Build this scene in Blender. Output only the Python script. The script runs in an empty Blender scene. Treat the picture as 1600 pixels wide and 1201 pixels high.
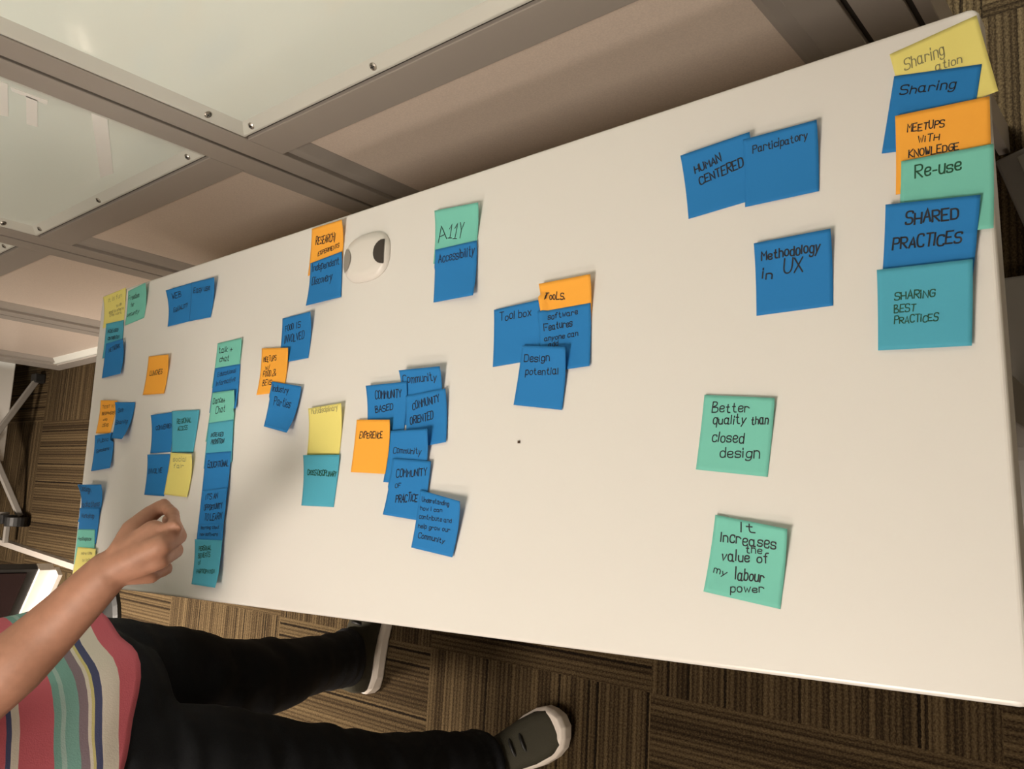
import bpy, bmesh, math, random
from mathutils import Vector, Matrix, noise
random.seed(7)
C = bpy.context.scene.collection
SC = bpy.context.scene
V = Vector
# ------------------------------------------------------------------ camera
cam_data = bpy.data.cameras.new('camera')
cam = bpy.data.objects.new('camera', cam_data); C.objects.link(cam)
R_W2C = ((0.7726632388425406, 0.02469070426266582, -0.6343357852623236),
         (-0.0891899693300658, -0.9851096462337936, -0.1469834489595069),
         (-0.628519425882969, 0.17014509696180968, -0.7589558467181075))
m = Matrix((R_W2C[0], [-v for v in R_W2C[1]], [-v for v in R_W2C[2]])).transposed().to_4x4()
m.translation = V((1.7900960463, 0.1261274944, 1.5257374888))
cam.matrix_world = m
cam_data.sensor_width = 36.0
cam_data.lens = 1320.3152 / 1600 * 36
cam_data.clip_start = 0.02
SC.camera = cam
# ------------------------------------------------------------------ world, exposure
w = bpy.data.worlds.new('world'); SC.world = w; w.use_nodes = True
w.node_tree.nodes['Background'].inputs[0].default_value = (1.0, 0.86, 0.70, 1)
w.node_tree.nodes['Background'].inputs[1].default_value = 0.10
SC.view_settings.view_transform = 'Standard'
SC.view_settings.look = 'None'
SC.view_settings.gamma = 1.0
SC.view_settings.use_curve_mapping = False
SC.view_settings.exposure = 0.0
# ------------------------------------------------------------------ ceiling lamps' light
CEIL = 2.75
LAMPS = [((-1.15, -0.75), 84, 0.5, 75, (1.0, .87, .745)), ((0.9, -0.95), 38, 0.8, 180, (1.0, .87, .745)),
         ((0.6, -2.7), 38, 0.7, 180, (1.0, .87, .745)), ((1.10, 1.22), 128, 0.6, 180, (.98, .99, .92))]
for (lx, ly), power, size, spread, tint in LAMPS:
    ld = bpy.data.lights.new('ceiling_lamp_light', 'AREA')
    ld.shape = 'SQUARE'; ld.size = size; ld.energy = power; ld.color = tint; ld.spread = math.radians(spread)
    lo = bpy.data.objects.new('ceiling_lamp_light', ld); C.objects.link(lo)
    lo.location = (lx, ly, CEIL - 0.06)
# ------------------------------------------------------------------ materials
def mat(name, col, rough=.5, metal=0.0, spec=.5, nscale=0, nstr=0.0, coat=0.0, var=0.0):
    M = bpy.data.materials.new(name); M.use_nodes = True
    nt = M.node_tree; b = nt.nodes['Principled BSDF']
    b.inputs['Base Color'].default_value = (*col, 1); b.inputs['Roughness'].default_value = rough
    b.inputs['Metallic'].default_value = metal; b.inputs['Specular IOR Level'].default_value = spec
    b.inputs['Coat Weight'].default_value = coat
    if nscale:
        tc = nt.nodes.new('ShaderNodeTexCoord'); n = nt.nodes.new('ShaderNodeTexNoise')
        n.inputs['Scale'].default_value = nscale; n.inputs['Detail'].default_value = 4
        nt.links.new(tc.outputs['Object'], n.inputs['Vector'])
        if nstr:
            bp = nt.nodes.new('ShaderNodeBump'); bp.inputs['Strength'].default_value = nstr
            bp.inputs['Distance'].default_value = .002
            nt.links.new(n.outputs['Fac'], bp.inputs['Height']); nt.links.new(bp.outputs['Normal'], b.inputs['Normal'])
        if var:
            mx = nt.nodes.new('ShaderNodeMixRGB'); mx.blend_type = 'MULTIPLY'; mx.inputs[0].default_value = 1
            rp = nt.nodes.new('ShaderNodeValToRGB')
            rp.color_ramp.elements[0].position = .3; rp.color_ramp.elements[1].position = .7
            rp.color_ramp.elements[0].color = (1 - var,) * 3 + (1,); rp.color_ramp.elements[1].color = (1 + var * .3,) * 3 + (1,)
            mx.inputs[1].default_value = (*col, 1)
            nt.links.new(n.outputs['Fac'], rp.inputs[0]); nt.links.new(rp.outputs[0], mx.inputs[2])
            nt.links.new(mx.outputs[0], b.inputs['Base Color'])
    return M

def srgb(r, g, b):
    f = lambda c: (c / 255 / 12.92) if c / 255 <= .04045 else ((c / 255 + .055) / 1.055) ** 2.4
    return (f(r), f(g), f(b))

M_TABLE = mat('white_laminate', (.80, .785, .76), .42, spec=.4, nscale=160, nstr=.03)
M_TEDGE = mat('white_edge_band', (.84, .82, .79), .22)
M_GREYMETAL = mat('grey_painted_metal', (.22, .205, .185), .45, nscale=300, nstr=.03)
M_FRAME = mat('aluminium_frame', (.40, .365, .33), .42, metal=.1, nscale=120, nstr=.02)
M_BEAD = mat('aluminium_bead', (.70, .71, .66), .34, metal=.1)
M_GROOVE = mat('dark_groove', (.03, .025, .02), .7)
M_PANEL = mat('tan_panel', (.76, .65, .56), .30, spec=.45, nscale=420, nstr=.08, var=.10)
M_GLASS = mat('frosted_glass', (.85, .86, .82), .12, spec=.5, coat=.4)
def translucent(M, col, f):
    nt = M.node_tree; t = nt.nodes.new('ShaderNodeBsdfTranslucent'); t.inputs[0].default_value = (*col, 1)
    mx = nt.nodes.new('ShaderNodeMixShader'); mx.inputs[0].default_value = f
    nt.links.new(nt.nodes['Principled BSDF'].outputs[0], mx.inputs[1]); nt.links.new(t.outputs[0], mx.inputs[2])
    nt.links.new(mx.outputs[0], nt.nodes['Material Output'].inputs['Surface'])
translucent(M_GLASS, (.88, .90, .85), .45)
M_REFLECTION = mat('white_pane_reflection', (.97, .97, .94), .5)  # plain white standing in for reflections on the glass
M_SCREW = mat('steel_screw', (.45, .42, .38), .3, metal=.9)
M_SLOT = mat('screw_recess', (.03, .03, .03), .6)
M_WALL = mat('painted_wall', (.62, .55, .46), .85, nscale=60, nstr=.05)
M_CEIL = mat('ceiling_tile', (.75, .72, .66), .9, nscale=90, nstr=.2)
M_BLACK = mat('black_plastic', (.012, .012, .012), .5)
M_WHITEP = mat('white_plastic', (.80, .77, .73), .35)
M_HOLE = mat('dark_opening', (.05, .042, .034), .8)
M_SILVER = mat('silver_housing', (.80, .76, .70), .35, metal=.2)
M_SCREEN = mat('dark_screen', (.012, .006, .008), .22)
M_CHROME = mat('chrome', (.75, .73, .7), .15, metal=1)
M_BOARD = mat('white_board', (.72, .70, .66), .6)
M_SKIN = mat('skin', srgb(172, 124, 101), .55, nscale=70, nstr=.08, var=.12)
M_JEANS = mat('dark_denim', (.0045, .0065, .011), .85, nscale=500, nstr=.3, var=.4)
M_OLIVE = mat('olive_mesh', (.034, .031, .018), .85, nscale=900, nstr=.5)
M_SOLE = mat('white_rubber', (.70, .64, .58), .6)
M_HAIR = mat('dark_hair', (.02, .014, .01), .6)
M_EYE = mat('eye', (.06, .045, .035), .15)
M_CRUMB = mat('brown_crumb', (.06, .03, .015), .8)
PAPER = {'B': mat('blue_paper', srgb(30, 126, 198), .8, nscale=250, nstr=.05), 'G': mat('green_paper', srgb(120, 204, 188), .8, nscale=250, nstr=.05),
         'C': mat('cyan_paper', srgb(78, 172, 200), .8, nscale=250, nstr=.05), 'O': mat('orange_paper', srgb(255, 178, 62), .8, nscale=250, nstr=.05),
         'Y': mat('yellow_paper', srgb(240, 228, 132), .8, nscale=250, nstr=.05)}
INK = {'k': mat('black_ink', (.008, .009, .016), .6), 'n': mat('navy_ink', (.008, .014, .05), .6),
       'g': mat('green_ink', (.006, .075, .035), .6), 'p': mat('pencil', (.26, .24, .12), .7)}

def carpet_material():
    M = bpy.data.materials.new('carpet_tiles'); M.use_nodes = True
    nt = M.node_tree; N = nt.nodes; L = nt.links
    b = N['Principled BSDF']; b.inputs['Roughness'].default_value = .95; b.inputs['Specular IOR Level'].default_value = .1
    tc = N.new('ShaderNodeTexCoord'); mp = N.new('ShaderNodeMapping'); mp.vector_type = 'POINT'
    mp.inputs['Rotation'].default_value = (0, 0, math.radians(2.2))
    mp.inputs['Location'].default_value = (10 * .61 + .312, 10 * .61 + .147, 0)
    L.new(tc.outputs['Object'], mp.inputs['Vector'])
    sp = N.new('ShaderNodeSeparateXYZ'); L.new(mp.outputs[0], sp.inputs[0])
    def mth(op, a, b_=None):
        n = N.new('ShaderNodeMath'); n.operation = op
        for i, s in enumerate((a, b_)):
            if s is None: continue
            if isinstance(s, (int, float)): n.inputs[i].default_value = s
            else: L.new(s, n.inputs[i])
        return n.outputs[0]
    ix = mth('FLOOR', mth('DIVIDE', sp.outputs[0], .61)); iy = mth('FLOOR', mth('DIVIDE', sp.outputs[1], .61))
    par = mth('MODULO', mth('ADD', mth('ADD', ix, iy), 41.0), 2.0)
    # par 1: stripes run along y (vary with x)
    def mixv(f, a, c):  # a*(1-f)+c*f
        return mth('ADD', mth('MULTIPLY', a, mth('SUBTRACT', 1.0, f)), mth('MULTIPLY', c, f))
    coord = mixv(par, sp.outputs[1], sp.outputs[0]); along = mixv(par, sp.outputs[0], sp.outputs[1])
    seed = mth('ADD', mth('MULTIPLY', ix, 17.3), mth('MULTIPLY', iy, 31.7))
    wv = N.new('ShaderNodeTexNoise'); wv.inputs['Scale'].default_value = 130; wv.inputs['Detail'].default_value = 2; L.new(tc.outputs['Object'], wv.inputs['Vector'])
    coord = mth('ADD', coord, mth('MULTIPLY', mth('SUBTRACT', wv.outputs['Fac'], .5), .0042))
    rid = mth('DIVIDE', coord, .0108)
    def wn(v):
        n = N.new('ShaderNodeTexWhiteNoise'); n.noise_dimensions = '1D'; L.new(v, n.inputs['W']); return n.outputs['Value']
    r1 = wn(mth('ADD', mth('FLOOR', rid), seed)); r2 = wn(mth('ADD', mth('FLOOR', mth('MULTIPLY', rid, 2.0)), mth('ADD', seed, 5.5)))
    frac = mth('FRACT', rid)
    prof = mth('SUBTRACT', 1.0, mth('POWER', mth('ABSOLUTE', mth('SUBTRACT', mth('MULTIPLY', frac, 2.0), 1.0)), 2.0))
    cx = N.new('ShaderNodeCombineXYZ'); L.new(mth('MULTIPLY', coord, 420.0), cx.inputs[0]); L.new(mth('MULTIPLY', along, 240.0), cx.inputs[1])
    nz = N.new('ShaderNodeTexNoise'); nz.inputs['Scale'].default_value = 1.0; nz.inputs['Detail'].default_value = 3; L.new(cx.outputs[0], nz.inputs['Vector'])
    val = mth('ADD', mth('ADD', mth('MULTIPLY', r1, .26), mth('MULTIPLY', r2, .20)), mth('ADD', mth('MULTIPLY', mth('SUBTRACT', nz.outputs['Fac'], .22), .95), mth('MULTIPLY', prof, .26)))
    dark = mth('MULTIPLY', mth('GREATER_THAN', r1, .93), mth('LESS_THAN', frac, .5))
    val = mth('SUBTRACT', val, mth('MULTIPLY', dark, .5))
    rp = N.new('ShaderNodeValToRGB'); e = rp.color_ramp.elements
    e[0].position = .15; e[0].color = (.0045, .0028, .0014, 1); e[1].position = 1.05 if False else 1.0; e[1].color = (.100, .070, .035, 1)
    k = rp.color_ramp.elements.new(.55); k.color = (.0275, .0175, .0082, 1)
    L.new(val, rp.inputs[0]); L.new(rp.outputs[0], b.inputs['Base Color'])
    bp = N.new('ShaderNodeBump'); bp.inputs['Strength'].default_value = .6; bp.inputs['Distance'].default_value = .004
    L.new(val, bp.inputs['Height']); L.new(bp.outputs[0], b.inputs['Normal'])
    return M
M_CARPET = carpet_material()

def cloth_material():   # woven horizontal stripes, by height on the shirt
    M = bpy.data.materials.new('striped_cloth'); M.use_nodes = True
    nt = M.node_tree; N = nt.nodes; L = nt.links; b = N['Principled BSDF']; b.inputs['Roughness'].default_value = .9
    tc = N.new('ShaderNodeTexCoord'); sp = N.new('ShaderNodeSeparateXYZ'); L.new(tc.outputs['Object'], sp.inputs[0])
    nz = N.new('ShaderNodeTexNoise'); nz.inputs['Scale'].default_value = 9; L.new(tc.outputs['Object'], nz.inputs['Vector'])
    a = N.new('ShaderNodeMath'); a.operation = 'MULTIPLY_ADD'; L.new(nz.outputs['Fac'], a.inputs[0]); a.inputs[1].default_value = .010; L.new(sp.outputs[2], a.inputs[2])
    mr = N.new('ShaderNodeMath'); mr.operation = 'MODULO'
    sb = N.new('ShaderNodeMath'); sb.operation = 'SUBTRACT'; L.new(a.outputs[0], sb.inputs[0]); sb.inputs[1].default_value = SHIRT_HEM
    dv = N.new('ShaderNodeMath'); dv.operation = 'DIVIDE'; L.new(sb.outputs[0], dv.inputs[0]); dv.inputs[1].default_value = .16
    L.new(dv.outputs[0], mr.inputs[0]); mr.inputs[1].default_value = 1.0
    rp = N.new('ShaderNodeValToRGB'); rp.color_ramp.interpolation = 'CONSTANT'
    W_ = srgb(226, 218, 206); PK = srgb(212, 106, 120); NV = srgb(78, 84, 122); TL = srgb(128, 176, 168); LT = srgb(168, 196, 190); MV = srgb(140, 124, 134); YL = srgb(216, 206, 140)
    st = [(0, PK), (.12, W_), (.26, NV), (.32, YL), (.34, W_), (.37, MV), (.44, TL), (.54, LT), (.58, TL), (.64, PK), (.90, W_), (.96, NV)]
    e = rp.color_ramp.elements
    e[0].position = 0; e[0].color = (*st[0][1], 1); e[1].position = st[-1][0]; e[1].color = (*st[-1][1], 1)
    for p, c in st[1:-1]:
        q = rp.color_ramp.elements.new(p); q.color = (*c, 1)
    L.new(mr.outputs[0], rp.inputs[0]); L.new(rp.outputs[0], b.inputs['Base Color'])
    n2 = N.new('ShaderNodeTexNoise'); n2.inputs['Scale'].default_value = 500; L.new(tc.outputs['Object'], n2.inputs['Vector'])
    bp = N.new('ShaderNodeBump'); bp.inputs['Strength'].default_value = .25; bp.inputs['Distance'].default_value = .002
    L.new(n2.outputs['Fac'], bp.inputs['Height']); L.new(bp.outputs[0], b.inputs['Normal'])
    return M
SHIRT_HEM = .874
M_SHIRT = cloth_material()
# ------------------------------------------------------------------ helpers
def link(name, bm, material, parent=None, smooth=False, bevel=0.0, recalc=True):
    if recalc: bmesh.ops.recalc_face_normals(bm, faces=bm.faces)
    me = bpy.data.meshes.new(name); bm.to_mesh(me); bm.free()
    mats = material if isinstance(material, (list, tuple)) else [material]
    for mm in mats: me.materials.append(mm)
    if smooth:
        for p in me.polygons: p.use_smooth = True
    o = bpy.data.objects.new(name, me); C.objects.link(o)
    if parent: o.parent = parent
    if bevel:
        bv = o.modifiers.new('bevel', 'BEVEL'); bv.width = bevel; bv.segments = 2; bv.limit_method = 'ANGLE'
    return o
def box(bm, x0, x1, y0, y1, z0, z1, mi=0):
    vs = [bm.verts.new((x, y, z)) for z in (z0, z1) for y in (y0, y1) for x in (x0, x1)]
    for f in ((0, 1, 3, 2), (4, 6, 7, 5), (0, 4, 5, 1), (2, 3, 7, 6), (0, 2, 6, 4), (1, 5, 7, 3)):
        bm.faces.new([vs[i] for i in f]).material_index = mi
def boxo(name, dims, material, parent=None, bevel=0.0):
    bm = bmesh.new(); box(bm, *dims); return link(name, bm, material, parent, bevel=bevel)
def thing(name, label, cat, loc=(0, 0, 0), group=None):
    o = bpy.data.objects.new(name, None); C.objects.link(o); o.location = loc
    o.empty_display_size = .05
    return tag(o, label, cat, group)
def tag(o, label, cat, group=None):
    o['label'] = label; o['category'] = cat
    if group: o['group'] = group
    return o
def structure(o):
    o['kind'] = 'structure'; return o
def frame_axes(d, up=V((0, 0, 1))):
    d = d.normalized()
    if abs(d.dot(up)) > .98: up = V((1, 0, 0))
    a = d.cross(up).normalized(); return a, a.cross(d).normalized()
def loft(bm, rings, cap=True, mi=0):
    vr = [[bm.verts.new(p) for p in r] for r in rings]
    n = len(rings[0])
    for a, b in zip(vr, vr[1:]):
        for i in range(n):
            bm.faces.new((a[i], a[(i + 1) % n], b[(i + 1) % n], b[i])).material_index = mi
    if cap:
        bm.faces.new(vr[0][::-1]).material_index = mi; bm.faces.new(vr[-1]).material_index = mi
    return vr
def tube(bm, pts, rad, n=12, cap=True, up=V((0, 0, 1)), flat=1.0, round_ends=False):
    """pts with a radius each; flat scales the radius along the 'up' side"""
    pts = [V(p) for p in pts]; rad = list(rad) if isinstance(rad, (list, tuple)) else [rad] * len(pts)
    if round_ends:
        d0 = (pts[0] - pts[1]).normalized(); d1 = (pts[-1] - pts[-2]).normalized()
        a, b = [], []
        for t in (1.0, .8, .45):
            a.append((pts[0] + d0 * rad[0] * math.sin(t * math.pi / 2), max(rad[0] * math.cos(t * math.pi / 2), 1e-4)))
            b.append((pts[-1] + d1 * rad[-1] * math.sin((1.45 - t if t != 1 else .45) * math.pi / 2), 0))
        b = [(pts[-1] + d1 * rad[-1] * math.sin(t * math.pi / 2), max(rad[-1] * math.cos(t * math.pi / 2), 1e-4)) for t in (.45, .8, 1.0)]
        pts = [p for p, r in a] + pts + [p for p, r in b]; rad = [r for p, r in a] + rad + [r for p, r in b]
    rings = []
    for i, p in enumerate(pts):
        d = pts[min(i + 1, len(pts) - 1)] - pts[max(i - 1, 0)]
        a, b = frame_axes(d, up)
        rings.append([p + (a * math.cos(2 * math.pi * k / n) + b * math.sin(2 * math.pi * k / n) * flat) * rad[i] for k in range(n)])
    loft(bm, rings, cap)
def catmull(pts, k=6):
    pts = [V(p) for p in pts]; out = []
    for i in range(len(pts) - 1):
        p0, p1, p2, p3 = pts[max(i - 1, 0)], pts[i], pts[i + 1], pts[min(i + 2, len(pts) - 1)]
        for j in range(k):
            t = j / k
            out.append(.5 * ((2 * p1) + (p2 - p0) * t + (2 * p0 - 5 * p1 + 4 * p2 - p3) * t * t + (3 * p1 - p0 - 3 * p2 + p3) * t ** 3))
    out.append(pts[-1]); return out
def lerp_list(v, k):
    out = []
    for a, b in zip(v, v[1:]):
        for j in range(k): out.append(a + (b - a) * j / k)
    out.append(v[-1]); return out
def remesh(bm, size, smooth_it=4):
    """one continuous surface from overlapping closed shells"""
    bmesh.ops.recalc_face_normals(bm, faces=bm.faces)
    me = bpy.data.meshes.new('shell'); bm.to_mesh(me); bm.free()
    o = bpy.data.objects.new('shell', me); C.objects.link(o)
    r = o.modifiers.new('r', 'REMESH'); r.mode = 'VOXEL'; r.voxel_size = size
    s = o.modifiers.new('s', 'SMOOTH'); s.iterations = smooth_it; s.factor = .5
    dg = bpy.context.evaluated_depsgraph_get()
    me2 = bpy.data.meshes.new_from_object(o.evaluated_get(dg))
    bpy.data.objects.remove(o); bpy.data.meshes.remove(me)
    b2 = bmesh.new(); b2.from_mesh(me2); bpy.data.meshes.remove(me2); return b2
# ------------------------------------------------------------------ measured data
HAND = {'wrist': (0.71, 0.065, 1.005), 'i0': (0.757, 0.116, 0.978), 'm0': (0.782, 0.099, 0.978), 'r0': (0.769, 0.08, 0.972), 'p0': (0.735, 0.059, 0.965), 'i1': (0.787, 0.119, 0.965), 'm1': (0.769, 0.108, 0.95), 'r1': (0.751, 0.09, 0.942), 'p1': (0.728, 0.066, 0.94), 'i2': (0.749, 0.136, 0.95), 'i3': (0.715, 0.146, 0.942), 'm2': (0.713, 0.126, 0.928), 'm3': (0.679, 0.129, 0.918), 'r2': (0.684, 0.103, 0.918), 'r3': (0.659, 0.1, 0.915), 'p2': (0.665, 0.075, 0.918), 'p3': (0.647, 0.081, 0.918), 't0': (0.724, 0.089, 0.998), 't1': (0.717, 0.115, 0.985), 't2': (0.71, 0.135, 0.96), 't3': (0.712, 0.148, 0.943), 'elbow': (0.529, -0.129, 1.1), 'fa': (0.595, -0.056, 1.06), 'fb': (0.636, -0.004, 1.03)}
PANE_REFLECTIONS = [('reflected_letter', [(0.43, 1.1), (0.432, 1.046), (0.417, 1.041), (0.418, 1.093)]), ('reflected_letter', [(0.421, 1.074), (0.42, 1.057), (0.322, 1.018), (0.319, 1.034)]), ('reflected_letter', [(0.434, 1.15), (0.436, 1.106), (0.322, 1.063), (0.303, 1.104)]), ('reflected_strip', [(0.448, 0.986), (0.448, 0.96), (0.237, 0.849), (0.197, 0.855)])]
# ------------------------------------------------------------------ room shell
WY = 0.76                     # face of the partition beside the table
bm = bmesh.new()
vs = [bm.verts.new(p) for p in ((-5, -3.5, 0), (4, -3.5, 0), (4, 3.5, 0), (-5, 3.5, 0))]; bm.faces.new(vs)
structure(link('floor', bm, M_CARPET, recalc=False))
structure(boxo('ceiling', (-5, 4, -3.5, 3.5, CEIL, CEIL + .1), M_CEIL))
structure(boxo('wall_back', (-5.1, -5, -3.5, 3.5, 0, CEIL), M_WALL))
structure(boxo('wall_front', (4, 4.1, -3.5, 3.5, 0, CEIL), M_WALL))
structure(boxo('wall_left', (-5, 4, -3.6, -3.5, 0, CEIL), M_WALL))
structure(boxo('wall_far', (-5, 4, 3.5, 3.6, 0, CEIL), M_WALL))
for i, ((lx, ly), power, size, spread, tint) in enumerate(LAMPS):
    t = thing('ceiling_light', ['square ceiling light beyond the far table end', 'square ceiling light nearest above the middle of the white table', 'square ceiling light nearest the left wall', 'square ceiling light behind the glass partition'][i], 'light', (lx, ly, CEIL), 'ceiling lights')
    bm = bmesh.new(); s = size / 2
    box(bm, -s - .04, s + .04, -s - .04, -s, -.03, 0); box(bm, -s - .04, s + .04, s, s + .04, -.03, 0)
    box(bm, -s - .04, -s, -s, s, -.03, 0); box(bm, s, s + .04, -s, s, -.03, 0)
    link('frame', bm, M_FRAME, t)
    dm = mat('lamp_diffuser', (.9, .9, .88), .6)
    dm.node_tree.nodes['Principled BSDF'].inputs['Emission Color'].default_value = (1, .88, .72, 1)
    dm.node_tree.nodes['Principled BSDF'].inputs['Emission Strength'].default_value = 1.5
    boxo('diffuser', (-s, s, -s, s, -.012, -.002), dm, t)
# partition: uprights, transom, glass above, panels below
UP = [-1.96, -1.125, -.29, .536, 1.50]
part = bpy.data.objects.new('wall_right', None); C.objects.link(part); structure(part)
part['label'] = 'aluminium framed partition with white glass above and tan panels below'
def profile(name, pts2, z0, z1, material, parent, bevel=.0015):
    """upright bar: outline in x, y carried from z0 to z1"""
    bm = bmesh.new()
    loft(bm, [[V((x, y, z0)) for x, y in pts2], [V((x, y, z1)) for x, y in pts2]])
    return link(name, bm, material, parent, bevel=bevel)
def rail(name, pts2, x0, x1, material, parent, bevel=.0015):
    """level bar: outline in y, z carried from x0 to x1"""
    bm = bmesh.new()
    loft(bm, [[V((x0, y, z)) for y, z in pts2], [V((x1, y, z)) for y, z in pts2]])
    return link(name, bm, material, parent, bevel=bevel)
def screw(x, y, z, nrm, parent):
    a, b = frame_axes(nrm)
    bm = bmesh.new(); rr = .0058
    rings = [[V((x, y, z)) + nrm * h + (a * math.cos(t * math.pi / 8) + b * math.sin(t * math.pi / 8)) * r for t in range(16)]
             for h, r in ((-.003, rr), (.0012, rr), (.0026, rr * .55))]
    loft(bm, rings)
    p = V((x, y, z)) + nrm * .0026
    for u, v in ((a, b), (b, a)):
        q = [p + u * .0038 * i + v * .0008 * j + nrm * .0003 for i, j in ((-1, -1), (1, -1), (1, 1), (-1, 1))]
        bm.faces.new([bm.verts.new(c) for c in q]).material_index = 1
    o = link('screw', bm, [M_SCREW, M_SLOT], parent); return o
for c in UP:
    profile('upright_half', [(c - .058, WY), (c - .0045, WY), (c - .0045, WY + .05), (c - .058, WY + .05)], 0.0, CEIL, M_FRAME, part)
    profile('upright_half', [(c + .0045, WY), (c + .058, WY), (c + .058, WY + .05), (c + .0045, WY + .05)], 0.0, CEIL, M_FRAME, part)
    profile('joint_strip', [(c - .0046, WY + .008), (c + .0046, WY + .008), (c + .0046, WY + .05), (c - .0046, WY + .05)], 0.0, CEIL, M_GROOVE, part, 0)
profile('joint_strip', [(1.5578, WY + .006), (1.566, WY + .006), (1.566, WY + .05), (1.5578, WY + .05)], 0.0, CEIL, M_GROOVE, part, 0)
profile('end_cap', [(1.566, WY), (1.583, WY), (1.583, WY + .05), (1.566, WY + .05)], 0.0, CEIL, M_FRAME, part)
for i, (a, b) in enumerate(zip(UP, UP[1:])):
    x0, x1 = a + .058, b - .058
    rail('transom', [(WY, .722), (WY, .792), (WY + .05, .792), (WY + .05, .722)], x0, x1, M_FRAME, part)
    rail('shadow_gap', [(WY + .006, .792), (WY + .006, .797), (WY + .05, .797), (WY + .05, .792)], x0, x1, M_GROOVE, part, 0)
    rail('base_rail', [(WY, 0), (WY, .060), (WY + .05, .060), (WY + .05, 0)], x0, x1, M_FRAME, part)
    rail('panel_bead', [(WY + .004, .060), (WY + .004, .072), (WY + .022, .095), (WY + .03, .060)], x0, x1, M_BEAD, part)
    boxo('lower_panel', (x0, x1, WY + .022, WY + .034, .05, .73), M_PANEL, part)
    profile('panel_bead', [(x0, WY + .008), (x0 + .022, WY + .008), (x0 + .040, WY + .022), (x0, WY + .022)], .072, .722, M_FRAME, part)
    profile('panel_bead', [(x1, WY + .008), (x1, WY + .022), (x1 - .040, WY + .022), (x1 - .022, WY + .008)], .072, .722, M_FRAME, part)
    # glazing
    win = bpy.data.objects.new('window_%d' % (i + 1), None); C.objects.link(win); structure(win)
    win['label'] = 'white glass panel of the partition, bay %d from the far end' % (i + 1)
    pane = boxo('glass_pane', (x0, x1, WY + .014, WY + .022, .80, 2.6), M_GLASS, win)
    g0, g1 = x0 + .045, x1 - .045
    bl = rail('glazing_bead', [(WY + .001, .799), (WY + .001, .804), (WY + .012, .817), (WY + .014, .820), (WY + .015, .799)], x0 + .002, x1 - .002, M_BEAD, win)
    br = profile('glazing_bead', [(x0 + .002, WY + .001), (x0 + .007, WY + .001), (x0 + .022, WY + .012), (x0 + .025, WY + .014), (x0 + .002, WY + .015)], .804, 2.6, M_BEAD, win)
    b2 = profile('glazing_bead', [(x1 - .002, WY + .001), (x1 - .002, WY + .015), (x1 - .025, WY + .014), (x1 - .022, WY + .012), (x1 - .007, WY + .001)], .804, 2.6, M_BEAD, win)
    nb = V((0, -.013, .011)).normalized()
    for f in (.06, .46, .94) if i != 3 else (.044, .395, .80):
        screw(x0 + (x1 - x0) * f, WY + .0065, .8105, nb, bl)
    nr = V((.011, -.015, 0)).normalized()
    for z in (.875, 1.25, 1.7): screw(x0 + .0145, WY + .0065, z, nr, br)
    rail('head_rail', [(WY, 2.6), (WY, CEIL), (WY + .05, CEIL), (WY + .05, 2.6)], x0, x1, M_FRAME, part)
    if i == 2:       # room reflections laid on this pane as flat white letter and strip shapes
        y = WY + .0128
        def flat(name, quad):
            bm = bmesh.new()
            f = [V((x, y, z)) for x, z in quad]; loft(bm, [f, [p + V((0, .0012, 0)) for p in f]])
            return link(name, bm, M_REFLECTION, win)
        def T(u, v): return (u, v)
        REFLECTIONS_HERE = True
        for nm, q in PANE_REFLECTIONS: flat(nm, q)
# ------------------------------------------------------------------ meeting table
L_, W_T, H_T = 1.668, .5975, .74
table = thing('meeting_table', 'long narrow white meeting table covered with coloured sticky notes', 'table', (L_ / 2, W_T / 2, 0))
def tl(bm): bmesh.ops.translate(bm, verts=bm.verts, vec=(-L_ / 2, -W_T / 2, 0)); return bm
bm = bmesh.new()
def rrect(x0, x1, y0, y1, r, z, n=5):
    out = []
    for cx, cy, a0 in ((x1 - r, y1 - r, 0), (x0 + r, y1 - r, 90), (x0 + r, y0 + r, 180), (x1 - r, y0 + r, 270)):
        for k in range(n): 
            a = math.radians(a0 + 90 * k / (n - 1)); out.append(V((cx + r * math.cos(a), cy + r * math.sin(a), z)))
    return out
def tr_(e, z): return rrect(e, L_ - e, e, W_T - e, .009 - e, H_T + z)
loft(bm, [tr_(.002, -.028), tr_(0, -.026)] + [tr_(.0045 * (1 - math.cos(a * math.pi / 8)), -.0045 * (1 - math.sin(a * math.pi / 8))) for a in range(5)], mi=0)
for f_ in bm.faces: f_.material_index = 0 if abs(f_.normal.z) > .95 or len(f_.verts) > 4 else 1
top = link('tabletop', tl(bm), [M_TABLE, M_TEDGE], table)
for x in (.16, 1.585):
    bm = bmesh.new(); box(bm, x - .03, x + .03, .27, .33, .04, H_T - .06); link('leg', tl(bm), M_GREYMETAL, table, bevel=.004)
    bm = bmesh.new()
    loft(bm, [[V((x + sx * .032, y, z)) for sx, z in ((-1, 0), (1, 0), (1, h), (-1, h))] for y, h in ((.05, .022), (.25, .045), (.35, .045), (.545, .022))])
    link('foot', tl(bm), M_GREYMETAL, table, bevel=.004)
    bm = bmesh.new(); box(bm, x - .035, x + .035, .06, .54, H_T - .062, H_T - .028); link('crossbar', tl(bm), M_GREYMETAL, table, bevel=.003)
bm = bmesh.new(); box(bm, .19, 1.555, .285, .315, H_T - .10, H_T - .05); link('stretcher', tl(bm), M_GREYMETAL, table, bevel=.003)
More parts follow.
